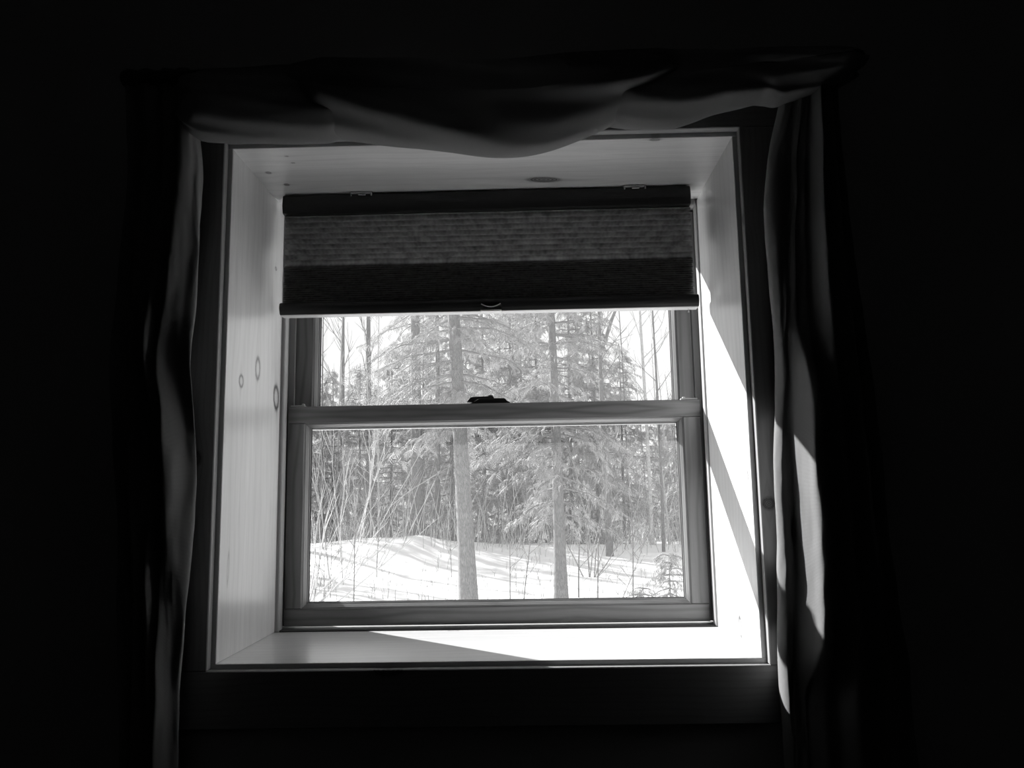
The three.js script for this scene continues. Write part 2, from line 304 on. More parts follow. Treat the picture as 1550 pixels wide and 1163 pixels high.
// ---------------------------------------------------------------- cellular shade under the head of the recess
{
  const t = thing('cellular_shade', 'half-raised pleated cellular shade with dark rails hanging in front of the upper sash', 'blind', [-0.005 * U, Y0 + 0.9967 * U, -0.267 * U]);
  const at = (g) => g.translate(0.005 * U, -Y0 - 0.9967 * U, 0.267 * U);
  const bar = (x0, x1, pts, tilt = 0) => { // extruded profile of [z, y] with small end bevels
    const s = new THREE.Shape(); pts.forEach(([z, y], i) => (i ? s.lineTo(-z * U, y * U) : s.moveTo(-z * U, y * U))); s.closePath();
    const g = new THREE.ExtrudeGeometry(s, { depth: (x1 - x0) * U - 0.004, bevelEnabled: true, bevelSize: 0.0012, bevelThickness: 0.002, bevelSegments: 2, curveSegments: 8 });
    g.rotateY(Math.PI / 2).rotateZ(tilt).translate(x0 * U + 0.002, Y0, 0);
    return g;
  };
  const arc = (z, ya, yb, bulge, n = 8) => Array.from({ length: n + 1 }, (_, i) => { const k = i / n; return [z + bulge * Math.sin(k * Math.PI), lerp(ya, yb, k)]; });
  part('headrail', at(bar(-0.4754, 0.4655, [[-0.289, 0.955], [-0.289, 0.994], [-0.25, 0.996], ...arc(-0.2455, 0.9945, 0.955, 0.004), [-0.25, 0.9535]])), mShadeRail, t);
  const lowTilt = 0.0042;
  const railY = 0.7158;
  const rl = part('bottom_rail', at(bar(-0.478, 0.474, [[-0.2855, railY + 0.0035], [-0.2865, railY + 0.022], [-0.282, railY + 0.026], [-0.252, railY + 0.026], ...arc(-0.2475, railY + 0.024, railY + 0.0065, 0.0025), [-0.251, railY + 0.0005], [-0.281, railY]], 0)), mShadeRail, t);
  part('rail_cap', at(board(-0.4775, 0.4735, railY - 0.0022, railY + 0.0012, -0.2805, -0.2515, 0, 0.0012)), mVinyl, rl).userData.label = 'pale strip along the underside';
  // honeycomb: front and back walls zigzag together; open cells above, collapsed ones on the rail
  const cuts = []; let y = 0.9535; cuts.push(y);
  for (let i = 0; i < 9; i++) { y -= 0.0134 - i * 0.00012; cuts.push(y); }
  const rest = (y - (railY + 0.026)) / 19; for (let i = 0; i < 19; i++) { y -= rest; cuts.push(y); }
  const R = rng(77), sheet = (side) => { const pts = []; cuts.forEach((c, i) => { pts.push([c, 0.002]); if (i < cuts.length - 1) { const h = c - cuts[i + 1], sag = h < 0.008 ? 0.009 : 0; pts.push([c - h * 0.36 - sag, 0.0125], [c - h * 0.5 - sag, 0.0138], [c - h * 0.64 - sag, 0.0125]); } });
    return grid(60, pts.length - 1, (u, v) => { const [py, pz] = pts[Math.round(v * (pts.length - 1))]; return S3(lerp(-0.4725, 0.4655, u), py + 0.0006 * noise(u * 9, py * 40), -0.267 + side * (pz + 0.0006 * noise(u * 14, py * 60, side))); }); };
  const f = part('honeycomb_fabric', at(sheet(1)), mShadeFabric, t); f.userData.label = 'pale translucent pleated fabric, folded double on the rail';
  part('honeycomb_lining', at(sheet(-1)), mShadeFabric, f);
  // clear pull under the rail and clear bracket lips on the headrail
  const pull = new THREE.Shape(); pull.moveTo(-0.021, -0.001); pull.lineTo(0.021, -0.001); pull.lineTo(0.021, 0.0135); pull.lineTo(-0.021, 0.0135); pull.closePath();
  const px = 0.0045 * U, py = Y0 + (railY + 0.0005) * U;
  const h = part('pull_handle', at(new THREE.ExtrudeGeometry(pull, { depth: 0.002, bevelEnabled: true, bevelSize: 0.0006, bevelThickness: 0.0006, bevelSegments: 2 }).translate(px, py, -0.2445 * U + 0.0008)), mClear, rl); h.userData.label = 'clear plastic pull handle';
  const ridge = Array.from({ length: 17 }, (_, i) => { const k = i / 8 - 1; return new THREE.Vector3(px + k * 0.0195, py + 0.0045 + 0.0065 * k * k, -0.2445 * U + 0.0045); });
  part('finger_ridge', at(limb(ridge, ridge.map(() => 0.0012), 8)), mClip, rl);
  part('finger_lip', at(chamferBox(0.042, 0.003, 0.016, 0.001).translate(px, py - 0.0025, -0.2445 * U - 0.006)), mClip, rl);
  for (const x of [-0.292, 0.338]) {
    const c = part('bracket_lip', at(chamferBox(0.05 * U, 0.003, 0.012, 0.001).translate(x * U, Y0 + 0.9975 * U, -0.243 * U)), mClip, t); c.userData.label = 'clear mounting bracket';
    for (const k of [-1, 1]) part('bracket_ear', at(chamferBox(0.0035, 0.0065, 0.004, 0.001).translate((x + k * 0.0235) * U, Y0 + 0.9935 * U, -0.2395 * U)), mClip, c);
    part('bracket_tongue', at(chamferBox(0.016, 0.003, 0.004, 0.001).translate((x + 0.002) * U, Y0 + 0.9925 * U, -0.2393 * U)), mClip, c);
  }
  part('cord_end', at(limb([S3(0.452, railY, -0.262), S3(0.4523, railY - 0.008, -0.262), S3(0.452, railY - 0.012, -0.262)], [0.0008, 0.0008, 0.002], 6)), mVinyl, rl);
}

// ---------------------------------------------------------------- rod, curtains and scarf
{
  const rod = thing('curtain_rod', 'dark curtain rod above the window, wrapped in the twisted scarf', 'curtain rod', S3(0, 1.078, 0.14).toArray());
  part('pole', new THREE.CylinderGeometry(0.011, 0.011, 1.31 * U, 20).rotateZ(Math.PI / 2).translate(0.025 * U, 0, 0), mRod, rod);
  for (const s of [-1, 1]) {
    part('finial', new THREE.LatheGeometry([[0, 0.026], [0.008, 0.0255], [0.013, 0.022], [0.015, 0.016], [0.015, 0.006], [0.013, 0.003], [0.013, 0]].map(([r, y]) => new THREE.Vector2(r, y)).reverse(), 24).rotateZ(-s * Math.PI / 2).translate((0.025 + s * 0.655) * U, 0, 0), mRod, rod);
    part('bracket', mergeGeometries([new THREE.BoxGeometry(0.016, 0.012, 0.128).translate(s * 0.6 * U, -0.006, -0.062), new THREE.BoxGeometry(0.03, 0.06, 0.006).translate(s * 0.6 * U, 0, -0.123)]), mRod, rod);
  }

  // curtain panel: rows [y, ...x of the fold lines], folds [weights of the x columns, z]
  function panel(name, label, rows, folds, wrinkle, seed) {
    const t = thing(name, label, 'curtain', S3(rows[0][1], rows[0][0], 0.14).toArray(), 'curtains beside the window');
    const rowAt = (y) => { let i = 0; while (i < rows.length - 2 && y < rows[i + 1][0]) i++;
      const a = rows[i], b = rows[i + 1], p = rows[Math.max(0, i - 1)], q = rows[Math.min(rows.length - 1, i + 2)], k = clamp((a[0] - y) / (a[0] - b[0]), 0, 1);
      return a.map((_, c) => { const m0 = (b[c] - p[c]) / 2, m1 = (q[c] - a[c]) / 2, k2 = k * k, k3 = k2 * k; return (2 * k3 - 3 * k2 + 1) * a[c] + (k3 - 2 * k2 + k) * m0 + (3 * k2 - 2 * k3) * b[c] + (k3 - k2) * m1; }); };
    const top = rows[0][0], bottom = rows[rows.length - 1][0], g = grid(150, 190, (u, v) => {
      const y = lerp(top, bottom, v), x = rowAt(y), gather = smooth(y, 0.9, 1.07);
      const ctl = folds.map(([w, z, zLow = z, zHigh = z]) => [w.reduce((s, k, c) => s + k * x[c + 1], 0), lerp(lerp(lerp(z, zLow, smooth(-y, -0.06, 0.05)), zHigh, smooth(y, 0.43, 0.62)), 0.14 + (zHigh - 0.12) * 0.45, gather)]);
      const f = u * (ctl.length - 1), i = Math.min(ctl.length - 2, Math.floor(f)), k = f - i, P = (j) => ctl[clamp(j, 0, ctl.length - 1)];
      const cr = (c) => { const a = P(i - 1)[c], b = P(i)[c], d = P(i + 1)[c], e = P(i + 2)[c]; return b + 0.5 * k * (d - a + k * (2 * a - 5 * b + 4 * d - e + k * (3 * (b - d) + e - a))); };
      const wz = wrinkle(u, y) + 0.0035 * noise(u * 7 + y * 3, y * 9, seed) + 0.0018 * noise(u * 16 - y * 8, y * 22, seed + 2);
      return S3(cr(0) + 0.0015 * noise(u * 5, y * 11, seed + 7), y, cr(1) + wz).sub(t.position);
    });
    const cloth = part('cloth', g, mCurtain, t);
    return t;
  }
  // x columns: inner edge, valley, second crest, outer edge
  const right = [[1.064, 0.567, 0.585, 0.602, 0.656], [0.845, 0.535, 0.572, 0.585, 0.664], [0.707, 0.533, 0.561, 0.575, 0.669], [0.585, 0.538, 0.552, 0.57, 0.677], [0.466, 0.533, 0.55, 0.566, 0.685], [0.35, 0.522, 0.546, 0.562, 0.69],
    [0.236, 0.519, 0.542, 0.563, 0.691], [0.124, 0.514, 0.536, 0.562, 0.695], [0.015, 0.509, 0.528, 0.553, 0.704], [-0.081, 0.511, 0.523, 0.543, 0.706], [-0.45, 0.515, 0.523, 0.545, 0.72], [-0.98, 0.515, 0.53, 0.55, 0.735]];
  const mix = (k) => [0, 0, 1 - k, k];
  panel('window_curtain', 'pale curtain panel right of the window, its inner folds caught by the sun', right,
    [[[0.3, 0.7, 0, 0], 0.035], [[0.85, 0.15, 0, 0], 0.055], [[1, 0, 0, 0], 0.078], [[0.72, 0.28, 0, 0], 0.094], [[0.3, 0.7, 0, 0], 0.099], [[0, 1, 0, 0], 0.104, 0.1, 0.1], [[0, 0.62, 0.38, 0], 0.124, 0.102, 0.104], [[0, 0.3, 0.7, 0], 0.146, 0.107, 0.11], [[0, 0, 1, 0], 0.168, 0.108, 0.11], [mix(0.12), 0.166, 0.125, 0.113], [mix(0.24), 0.128, 0.128, 0.118], [mix(0.4), 0.155], [mix(0.56), 0.118], [mix(0.72), 0.15], [mix(0.86), 0.112], [mix(1), 0.13], [mix(0.97), 0.07]],
    (u, y) => 0.007 * Math.sin((u * 9 + y * 5.2)) * smooth(0.5 - y, 0, 0.3) * smooth(y, -0.1, 0.1) - 0.012 * Math.exp(-Math.pow((u - 0.3) / 0.03, 2) - Math.pow((y - 0.235) / 0.02, 2)), 3);
  const left = [[1.096, -0.537, -0.534, -0.65], [0.99, -0.53, -0.534, -0.647], [0.859, -0.524, -0.539, -0.645], [0.732, -0.52, -0.548, -0.651], [0.608, -0.522, -0.56, -0.657], [0.534, -0.524, -0.562, -0.653], [0.462, -0.518, -0.545, -0.648],
    [0.367, -0.513, -0.54, -0.642], [0.251, -0.512, -0.541, -0.632], [0.138, -0.515, -0.543, -0.623], [0.027, -0.522, -0.542, -0.614], [-0.038, -0.524, -0.542, -0.609], [-0.45, -0.52, -0.54, -0.6], [-0.98, -0.51, -0.54, -0.6]];
  const mx = (k) => [0, 1 - k, k];
  panel('window_curtain', 'pale curtain panel left of the window, faintly lit along its inner edge', left,
    [[[0, 1, 0], 0.05], [[0.5, 0.5, 0], 0.072], [[1, 0, 0], 0.097], [[0.45, 0.55, 0], 0.107], [[0, 1, 0], 0.121], [mx(0.13), 0.13], [mx(0.24), 0.118], [mx(0.38), 0.127], [mx(0.52), 0.112], [mx(0.68), 0.13], [mx(0.84), 0.115], [mx(1), 0.13], [mx(0.96), 0.07]],
    (u, y) => 0.008 * Math.sin(u * 16 - y * 13) * smooth(0.75 - y, 0, 0.2) * (0.4 + 0.6 * smooth(y, -0.1, 0.2)), 9);

  // scarf: cloth wound round the rod in three loops, each a twisted loop of cloth from rod top to its lower edge
  const sc = thing('window_scarf', 'pale scarf of cloth wound loosely round the curtain rod above the window', 'curtain', S3(0, 1.078, 0.14).toArray());
  const curve = (pts) => (x) => { let i = 0; while (i < pts.length - 2 && x > pts[i + 1][0]) i++; const a = pts[Math.max(0, i - 1)], b = pts[i], c = pts[i + 1], d = pts[Math.min(pts.length - 1, i + 2)], k = clamp((x - b[0]) / (c[0] - b[0]), 0, 1);
    const m0 = (c[1] - a[1]) / Math.max(1e-6, c[0] - a[0]) * (c[0] - b[0]), m1 = (d[1] - b[1]) / Math.max(1e-6, d[0] - b[0]) * (c[0] - b[0]); const k2 = k * k, k3 = k2 * k; return (2 * k3 - 3 * k2 + 1) * b[1] + (k3 - 2 * k2 + k) * m0 + (3 * k2 - 2 * k3) * c[1] + (k3 - k2) * m1; };
  function swag(pts, topY, slant, depth, seed, zc) {
    const low = curve(pts), x0 = pts[0][0], x1 = pts[pts.length - 1][0];
    const g = grid(110, 72, (u, v) => {
      const x = lerp(x0, x1, u), a = v * Math.PI * 2, lo = low(x), hi = topY + 0.006 * noise(x * 8, 1, seed), ends = Math.min(1, Math.min(u, 1 - u) * 7 + 0.45);
      const cy = (lo + hi) / 2, ry = (hi - lo) / 2;
      const twist = Math.sin(a * 4 + x * slant + 2.2 * noise(x * 3, a, seed)), fine = Math.sin(a * 9 + x * slant * 2.1 + seed);
      const bulge = 1 + 0.1 * twist + 0.035 * fine + 0.05 * noise(x * 9, a * 2, seed + 3);
      const wrapped = smooth(Math.sin(a), -1, -0.4);  // leave the lower edge itself clean
      return S3(x + 0.012 * Math.cos(a) * twist, cy + ry * Math.sin(a) * lerp(1, bulge, 0.6 * wrapped), zc + depth * ends * Math.cos(a) * bulge).sub(sc.position);
    });
    return part('swag', g, mScarf, sc);
  }
  swag([[-0.545, 0.985], [-0.521, 0.965], [-0.499, 0.957], [-0.389, 0.951], [-0.291, 0.949], [-0.261, 0.953], [-0.231, 0.975], [-0.209, 0.99], [-0.146, 1.03], [-0.12, 1.05]], 1.09, 9, 0.05, 4, 0.132);
  swag([[-0.341, 0.997], [-0.267, 0.962], [-0.194, 0.946], [-0.146, 0.937], [-0.05, 0.922], [0.022, 0.911], [0.082, 0.911], [0.13, 0.92], [0.178, 0.936], [0.221, 0.954], [0.257, 0.972], [0.306, 0.998], [0.349, 1.029], [0.38, 1.05]], 1.096, 11, 0.062, 11, 0.137);
  swag([[0.12, 1.045], [0.156, 1.015], [0.216, 0.982], [0.263, 0.966], [0.346, 0.959], [0.383, 0.967], [0.431, 0.985], [0.479, 0.996], [0.516, 1.004], [0.545, 0.998], [0.566, 1.004], [0.612, 1.015], [0.66, 1.03], [0.7, 1.05]], 1.102, 12, 0.055, 17, 0.131);
}

// ---------------------------------------------------------------- outdoors: snow, woods
const ground = (x, z) => {
  const d = -z;
  let y = -0.92 + 0.24 * smooth(d, 8, 20) + 0.42 * smooth(d, 17, 22.5) - 0.012 * Math.max(0, x + 1) * smooth(d, 12, 22);
  y += 0.34 * Math.exp(-Math.pow((x + 4.4) / 2.6, 2) - Math.pow((d - 21.5) / 3, 2)) + 0.16 * Math.exp(-Math.pow((x + 3.1) / 0.5, 2) - Math.pow((d - 21.5) / 1.2, 2));
  y -= 4.2 * smooth(d, 22.5, 62);
  return y + 0.06 * noise(x * 0.6, z * 0.6, 2) + 0.025 * noise(x * 2.2, z * 2.2, 8);
};
{
  const g = grid(220, 200, (u, v) => { const x = lerp(-60, 60, 0.5 + Math.sign(u - 0.5) * 0.5 * Math.pow(Math.abs(2 * u - 1), 1.8)), z = lerp(-0.46, -110, Math.pow(v, 1.7)); return new THREE.Vector3(x, ground(x, z), z); });
  part('snow_ground', g, mSnow, scene, 'structure');
}
const spray = (() => { // a flat drooping spray of needles: short blades along a twig
  const pos = [], add = (x, y, z, dx, dy, dz, w) => { const n = [-dz, 0, dx], l = Math.hypot(...n) || 1; const q = [n[0] / l * w, 0.15 * w, n[2] / l * w];
    pos.push(x, y, z, x + dx * 0.45 + q[0], y + dy * 0.45 + q[1], z + dz * 0.45 + q[2], x + dx, y + dy, z + dz, x, y, z, x + dx, y + dy, z + dz, x + dx * 0.45 - q[0], y + dy * 0.45 - q[1], z + dz * 0.45 - q[2]); };
  for (let i = 0; i < 5; i++) { const k = 0.12 + i * 0.17, l = 0.42 * (1 - 0.6 * k); for (const s of [-1, 1]) add(k, -0.12 * k * k, 0, l * 0.62, -0.1 - 0.05 * i * (s + 1.4), s * l * 0.75, 0.042); }
  add(0.5, -0.05, 0, 0.5, -0.16, 0, 0.05); add(0, 0, 0, 0.6, -0.05, 0, 0.02);
  const g = new THREE.BufferGeometry(); g.setAttribute('position', new THREE.Float32BufferAttribute(pos, 3)); g.computeVertexNormals(); return g;
})();
const V = (x, y, z) => new THREE.Vector3(x, y, z);
function trunkPath(h, lean, R, bend = 0.03, n = 9) { const p = [], a = R() * 6.3, k = R() * 3; for (let i = 0; i <= n; i++) { const t = i / n; p.push(V(lean[0] * h * t + bend * h * Math.sin(t * 3 + k) * t * Math.cos(a) * 0.3, h * t - 0.25 * (i === 0), lean[1] * h * t + bend * h * Math.sin(t * 2.4 + k) * t * Math.sin(a) * 0.3)); } return p; }
const along = (p, t) => { const f = t * (p.length - 1), i = Math.min(p.length - 2, Math.floor(f)); return p[i].clone().lerp(p[i + 1], f - i); };

function conifer(name, label, x, z, { h, r, base, reach, lean = [0, 0], seed, gap = 0.3, dense = 1, size = 0.3, group }) {
  const R = rng(seed * 977 + 5), t = thing(name, label, 'tree', [x, ground(x, z), z], group);
  const path = trunkPath(h, lean, R);
  part('trunk', limb(path, path.map((_, i) => r * Math.pow(1 - i / path.length, 0.8) * (i === 0 ? 1.25 : 1)), 10), mBark, t);
  const sticks = [], M = [], m = new THREE.Matrix4(), q = new THREE.Quaternion(), e = new THREE.Euler(), o = new THREE.Vector3();
  for (let y = base; y < h * 0.985; y += gap * (0.7 + 0.6 * R())) {
    const k = (y - base) / (h - base), n = 3 + Math.floor(R() * 3), L0 = reach * Math.pow(1 - k, 0.75) * (0.55 + 0.45 * Math.min(1, k * 5)) + 0.15;
    for (let i = 0; i < n; i++) {
      const a = R() * 6.283, L = L0 * (0.6 + 0.55 * R()), from = along(path, y / h), rise = lerp(-0.05, 0.35, k) + 0.15 * (R() - 0.5), droop = 0.28 + 0.2 * R();
      const pt = (s) => V(from.x + Math.cos(a) * L * s, from.y + L * (rise * s - droop * s * s), from.z + Math.sin(a) * L * s);
      sticks.push(limb([pt(0), pt(0.5), pt(1)], [0.014 + L * 0.008, 0.01 + 0.002 * L, 0.003], 3));
      for (let s = 0.22; s < 1.02; s += (0.085 / dense) * (0.8 + 0.5 * R()) / Math.max(0.5, L)) {
        const p = pt(s), off = (R() - 0.5) * 0.4 * L * (1 - 0.5 * s) * 0.8; o.set(p.x - Math.sin(a) * off, p.y + (R() - 0.6) * 0.12, p.z + Math.cos(a) * off);
        e.set((R() - 0.5) * 1.2, -a + (R() - 0.5) * 1.6, -0.25 - 0.5 * R(), 'YXZ'); const sc = size * (0.6 + 0.8 * R());
        M.push(m.compose(o, q.setFromEuler(e), V(sc, sc, sc)).clone());
      }
    }
  }
  part('branches', mergeGeometries(sticks), mTwig, t, 'stuff');
  const f = new THREE.InstancedMesh(spray, mNeedle, M.length); M.forEach((a, i) => f.setMatrixAt(i, a)); f.name = 'needle_foliage'; f.userData.kind = 'stuff'; f.castShadow = f.receiveShadow = true; t.add(f);
  return t;
}
function twigs(out, from, dir, len, r, depth, R, spread = 0.6, up = 0.25) {
  const p = [from.clone()], n = 4, d = dir.clone(); for (let i = 1; i <= n; i++) { d.add(V((R() - 0.5) * 0.28, (R() - 0.5) * 0.2 + up * 0.12, (R() - 0.5) * 0.28)).normalize(); p.push(p[i - 1].clone().addScaledVector(d, len / n)); }
  out.push(limb(p, p.map((_, i) => Math.max(0.0025, r * (1 - 0.75 * i / n))), r > 0.03 ? 6 : 3));
  if (depth > 0) { const k = 3 + Math.floor(R() * 3); for (let i = 0; i < k; i++) { const s = 0.25 + 0.75 * R(), a = along(p, s), b = d.clone().add(V((R() - 0.5) * 2 * spread, (R() - 0.2) * spread, (R() - 0.5) * 2 * spread)).normalize(); twigs(out, a, b, len * (0.35 + 0.35 * R()), r * 0.5, depth - 1, R, spread, up); } }
}
function bare(name, label, x, z, { h, r, lean = [0, 0], seed, first = 0.35, count = 14, reach = 0.22, depth = 1, pale = false, category = 'tree', bend = 0.05, group, limbs = [] }) {
  const R = rng(seed * 613 + 11), t = thing(name, label, category, [x, ground(x, z), z], group), path = trunkPath(h, lean, R, bend, 12);
  part('trunk', limb(path, path.map((_, i) => Math.max(0.004, r * (1 - 0.85 * i / path.length) * (i === 0 ? 1.2 : 1))), r > 0.03 ? 9 : 5), pale ? mBarkPale : mBark, t);
  for (const [y, dir, len, lr] of limbs) { const out = []; twigs(out, along(path, y / h), V(...dir).normalize(), len, lr, 1, R, 0.5); part('limb', mergeGeometries(out), pale ? mBarkPale : mBark, t); }
  const out = [];
  for (let i = 0; i < count; i++) { const s = lerp(first, 0.98, (i + R()) / count), a = R() * 6.283; twigs(out, along(path, s), V(Math.cos(a), 0.7 + 0.5 * R(), Math.sin(a)).normalize(), h * reach * (1.15 - s) * (0.6 + 0.6 * R()), r * 0.35 * (1.1 - s) + 0.004, depth, R); }
  if (out.length) part('branches', mergeGeometries(out), pale ? mTwigPale : mTwig, t, 'stuff');
  return t;
}
//OUTDOORS
function shrub(name, label, x, z, stems, { seed, pale = false, depth = 1, r = 0.012, group }) {
  const R = rng(seed * 331 + 3), t = thing(name, label, 'shrub', [x, ground(x, z), z], group);
  stems.forEach(([dx, dy, dz, bx = 0]) => { const out = []; twigs(out, V(bx, -0.1, 0), V(dx, dy, dz).normalize(), Math.hypot(dx, dy, dz), r, depth, R, 0.35, 0.1); part('stem', mergeGeometries(out), pale ? mTwigPale : mTwig, t); });
  return t;
}
{
  // place by bearing (tangent, right positive) and distance from the window
  const spot = (bearing, d) => [0.08 + d * bearing, 1.35 - d];
  // standing trees that can be told apart
  conifer('pine_tree', 'leaning pine with a thick bare trunk standing in the snow, nearest the window', ...spot(-0.077, 13), { h: 12, r: 0.15, base: 3.3, reach: 1.8, lean: [-0.047, 0.0], seed: 1, gap: 0.17, dense: 2, size: 0.17 });
  conifer('pine_tree', 'thinner pine right of the leaning pine, trunk base in the snow and a low crown', ...spot(0.035, 14.5), { h: 8.6, r: 0.125, base: 1.75, reach: 1.6, lean: [-0.015, 0.02], seed: 2, gap: 0.2, dense: 1.9, size: 0.17 });
  conifer('pine_tree', 'tall thick-trunked pine behind the snow crest, left of the leaning pine', ...spot(-0.142, 24.5), { h: 18, r: 0.2, base: 6.2, reach: 2.6, lean: [-0.012, 0], seed: 3, gap: 0.45, dense: 1, size: 0.24 });
  bare('forked_tree', 'leafless tree forking into two limbs near the right side of the upper sash', ...spot(0.096, 22), { h: 9.5, r: 0.1, seed: 4, first: 0.5, count: 10, lean: [-0.01, 0], limbs: [[5.5, [0.3, 1, 0], 4.4, 0.07]] });
  bare('birch_tree', 'slender pale birch standing near the right edge of the panes', ...spot(0.148, 24), { h: 13, r: 0.065, seed: 5, first: 0.3, count: 18, reach: 0.14, pale: true });
  bare('bare_tree', 'thin dark leafless tree just right of the pale birch', ...spot(0.162, 22.5), { h: 11, r: 0.045, seed: 6, first: 0.25, count: 20, reach: 0.16, lean: [0.006, 0] });
  bare('bare_tree', 'straight leafless trunk behind the crest between the thick-trunked pine and the leaning pine', ...spot(-0.117, 26), { h: 14, r: 0.1, seed: 7, first: 0.45, count: 14, reach: 0.16 });
  bare('bare_tree', 'leafless trunk against the sky left of the thick-trunked pine in the upper sash', ...spot(-0.202, 30), { h: 15, r: 0.14, seed: 8, first: 0.4, count: 16, reach: 0.16 });
  bare('bare_tree', 'leftmost leafless trunk against the sky at the left edge of the upper sash', ...spot(-0.24, 31), { h: 14, r: 0.11, seed: 9, first: 0.35, count: 18, reach: 0.18, lean: [0.012, 0] });
  // the wall of evergreens behind the crest
  const nth = ['leftmost', 'second from the left', 'third from the left', 'fourth from the left', 'fifth from the left', 'sixth from the left', 'seventh from the left', 'eighth from the left', 'ninth from the left', 'ninth from the right', 'eighth from the right', 'seventh from the right', 'sixth from the right', 'fifth from the right', 'fourth from the right', 'third from the right', 'second from the right', 'rightmost'];
  const wallLabel = (i) => (i < 18 ? `dense evergreen in the front row of the tree wall, ${nth[i]}` : i < 27 ? 'evergreen in the second row of the tree wall, half hidden by the front row' : 'far evergreen in the hindmost row of the tree wall');
  [[-0.33, 31, 7, 1.9], [-0.285, 29, 6.8, 1.9], [-0.25, 29.5, 6.2, 1.8], [-0.215, 27, 5.9, 1.8], [-0.175, 29, 6.9, 1.9], [-0.135, 31, 9.5, 2.2], [-0.1, 28, 10.5, 2.2], [-0.058, 27, 9.6, 2.2], [-0.025, 26, 9.5, 2], [0.01, 28, 12, 2.3], [0.05, 26, 9.6, 2.1],
    [0.083, 25.5, 8, 1.8], [0.115, 27.5, 6.6, 1.7], [0.148, 30, 5, 1.6], [0.182, 30, 4.8, 1.6], [0.216, 28, 5, 1.7], [0.255, 30, 6.2, 1.8], [0.3, 32, 7, 1.9],
    [-0.3, 39, 8.5, 2.3], [-0.23, 38, 7.6, 2.2], [-0.16, 40, 8.6, 2.4], [-0.08, 38, 11, 2.5], [-0.01, 40, 13, 2.6], [0.06, 38, 11, 2.4], [0.12, 40, 7.6, 2.3], [0.18, 39, 6.8, 2.2], [0.25, 41, 8, 2.3],
    ...Array.from({ length: 17 }, (_, i) => [-0.33 + i * 0.041 + 0.012 * Math.sin(i * 9), 50 + 5 * Math.sin(i * 2.3), 10.5 + 1.5 * Math.sin(i * 5.1), 2.4])]
    .forEach(([b, d, h, reach], i) => conifer('evergreen_tree', wallLabel(i), ...spot(b, d), { h: h + 0.055 * Math.max(0, d - 23), r: 0.03 + h * 0.005, base: 0.2, reach, seed: 20 + i, gap: d > 45 ? 0.36 : 0.22, dense: d > 45 ? 0.8 : 1.25, size: d > 45 ? 0.42 : 0.25, group: i < 18 ? undefined : i < 27 ? 'evergreens in the second row' : 'evergreens in the hindmost row' }));
  // thin leafless trees among them
  const R = rng(4242), order = ['first', 'second', 'third', 'fourth', 'fifth', 'sixth', 'seventh', 'eighth', 'ninth', 'tenth', 'eleventh', 'twelfth', 'thirteenth'];
  for (let i = 0; i < 26; i++) { const b = lerp(-0.27, 0.23, (i + R()) / 26), d = lerp(23.5, 36, R()); { const pale = R() < 0.55; bare('bare_tree', `${pale ? 'pale' : 'dark'} thin leafless tree behind the snow crest, ${i < 13 ? order[i] + ' from the left' : order[25 - i] + ' from the right'}`, ...spot(b, d), { h: 6 + 6 * R(), r: 0.025 + 0.03 * R(), seed: 60 + i, first: 0.2, count: 14, reach: 0.17, lean: [(R() - 0.5) * 0.12, 0], pale }); } }
  // leafless trees up-sun, left of the view: they throw the streaks of shade over the snow
  [[-11, -23, 11], [-13.5, -27, 13], [-16, -26, 11], [-17.5, -31, 13], [-20, -30, 12], [-14.5, -33, 14], [-19, -36, 13], [-23, -34, 13], [-9, -27.5, 11], [-24.5, -38, 14]]
    .forEach(([x, z, h], i) => bare('bare_tree', 'leafless tree outside the view to the left, throwing streaks of shade over the snow', x, z, { h, r: 0.09, seed: 140 + i, first: 0.3, count: 18, reach: 0.2, group: 'leafless trees left of the view' }));
  [[-10, -21, 8], [-13, -24, 9], [-16, -27, 10], [-12, -28, 9], [-19, -29.5, 11], [-8.8, -19.6, 4.2], [-22, -33, 11], [-9.5, -27, 13], [-12, -29, 14], [-14.5, -28, 13], [-11, -31, 15], [-17, -32.5, 15], [-14, -35, 15], [-19.5, -34, 15], [-8.6, -24.5, 9]]
    .forEach(([x, z, h], i) => conifer('evergreen_tree', 'loose evergreen outside the view to the left, dappling the snow with shade', x, z, { h, r: 0.1, base: h > 12 ? 4 : 0.5, reach: 1.6, seed: 160 + i, gap: 0.5, dense: 0.55, size: 0.32, group: 'evergreens left of the view' }));
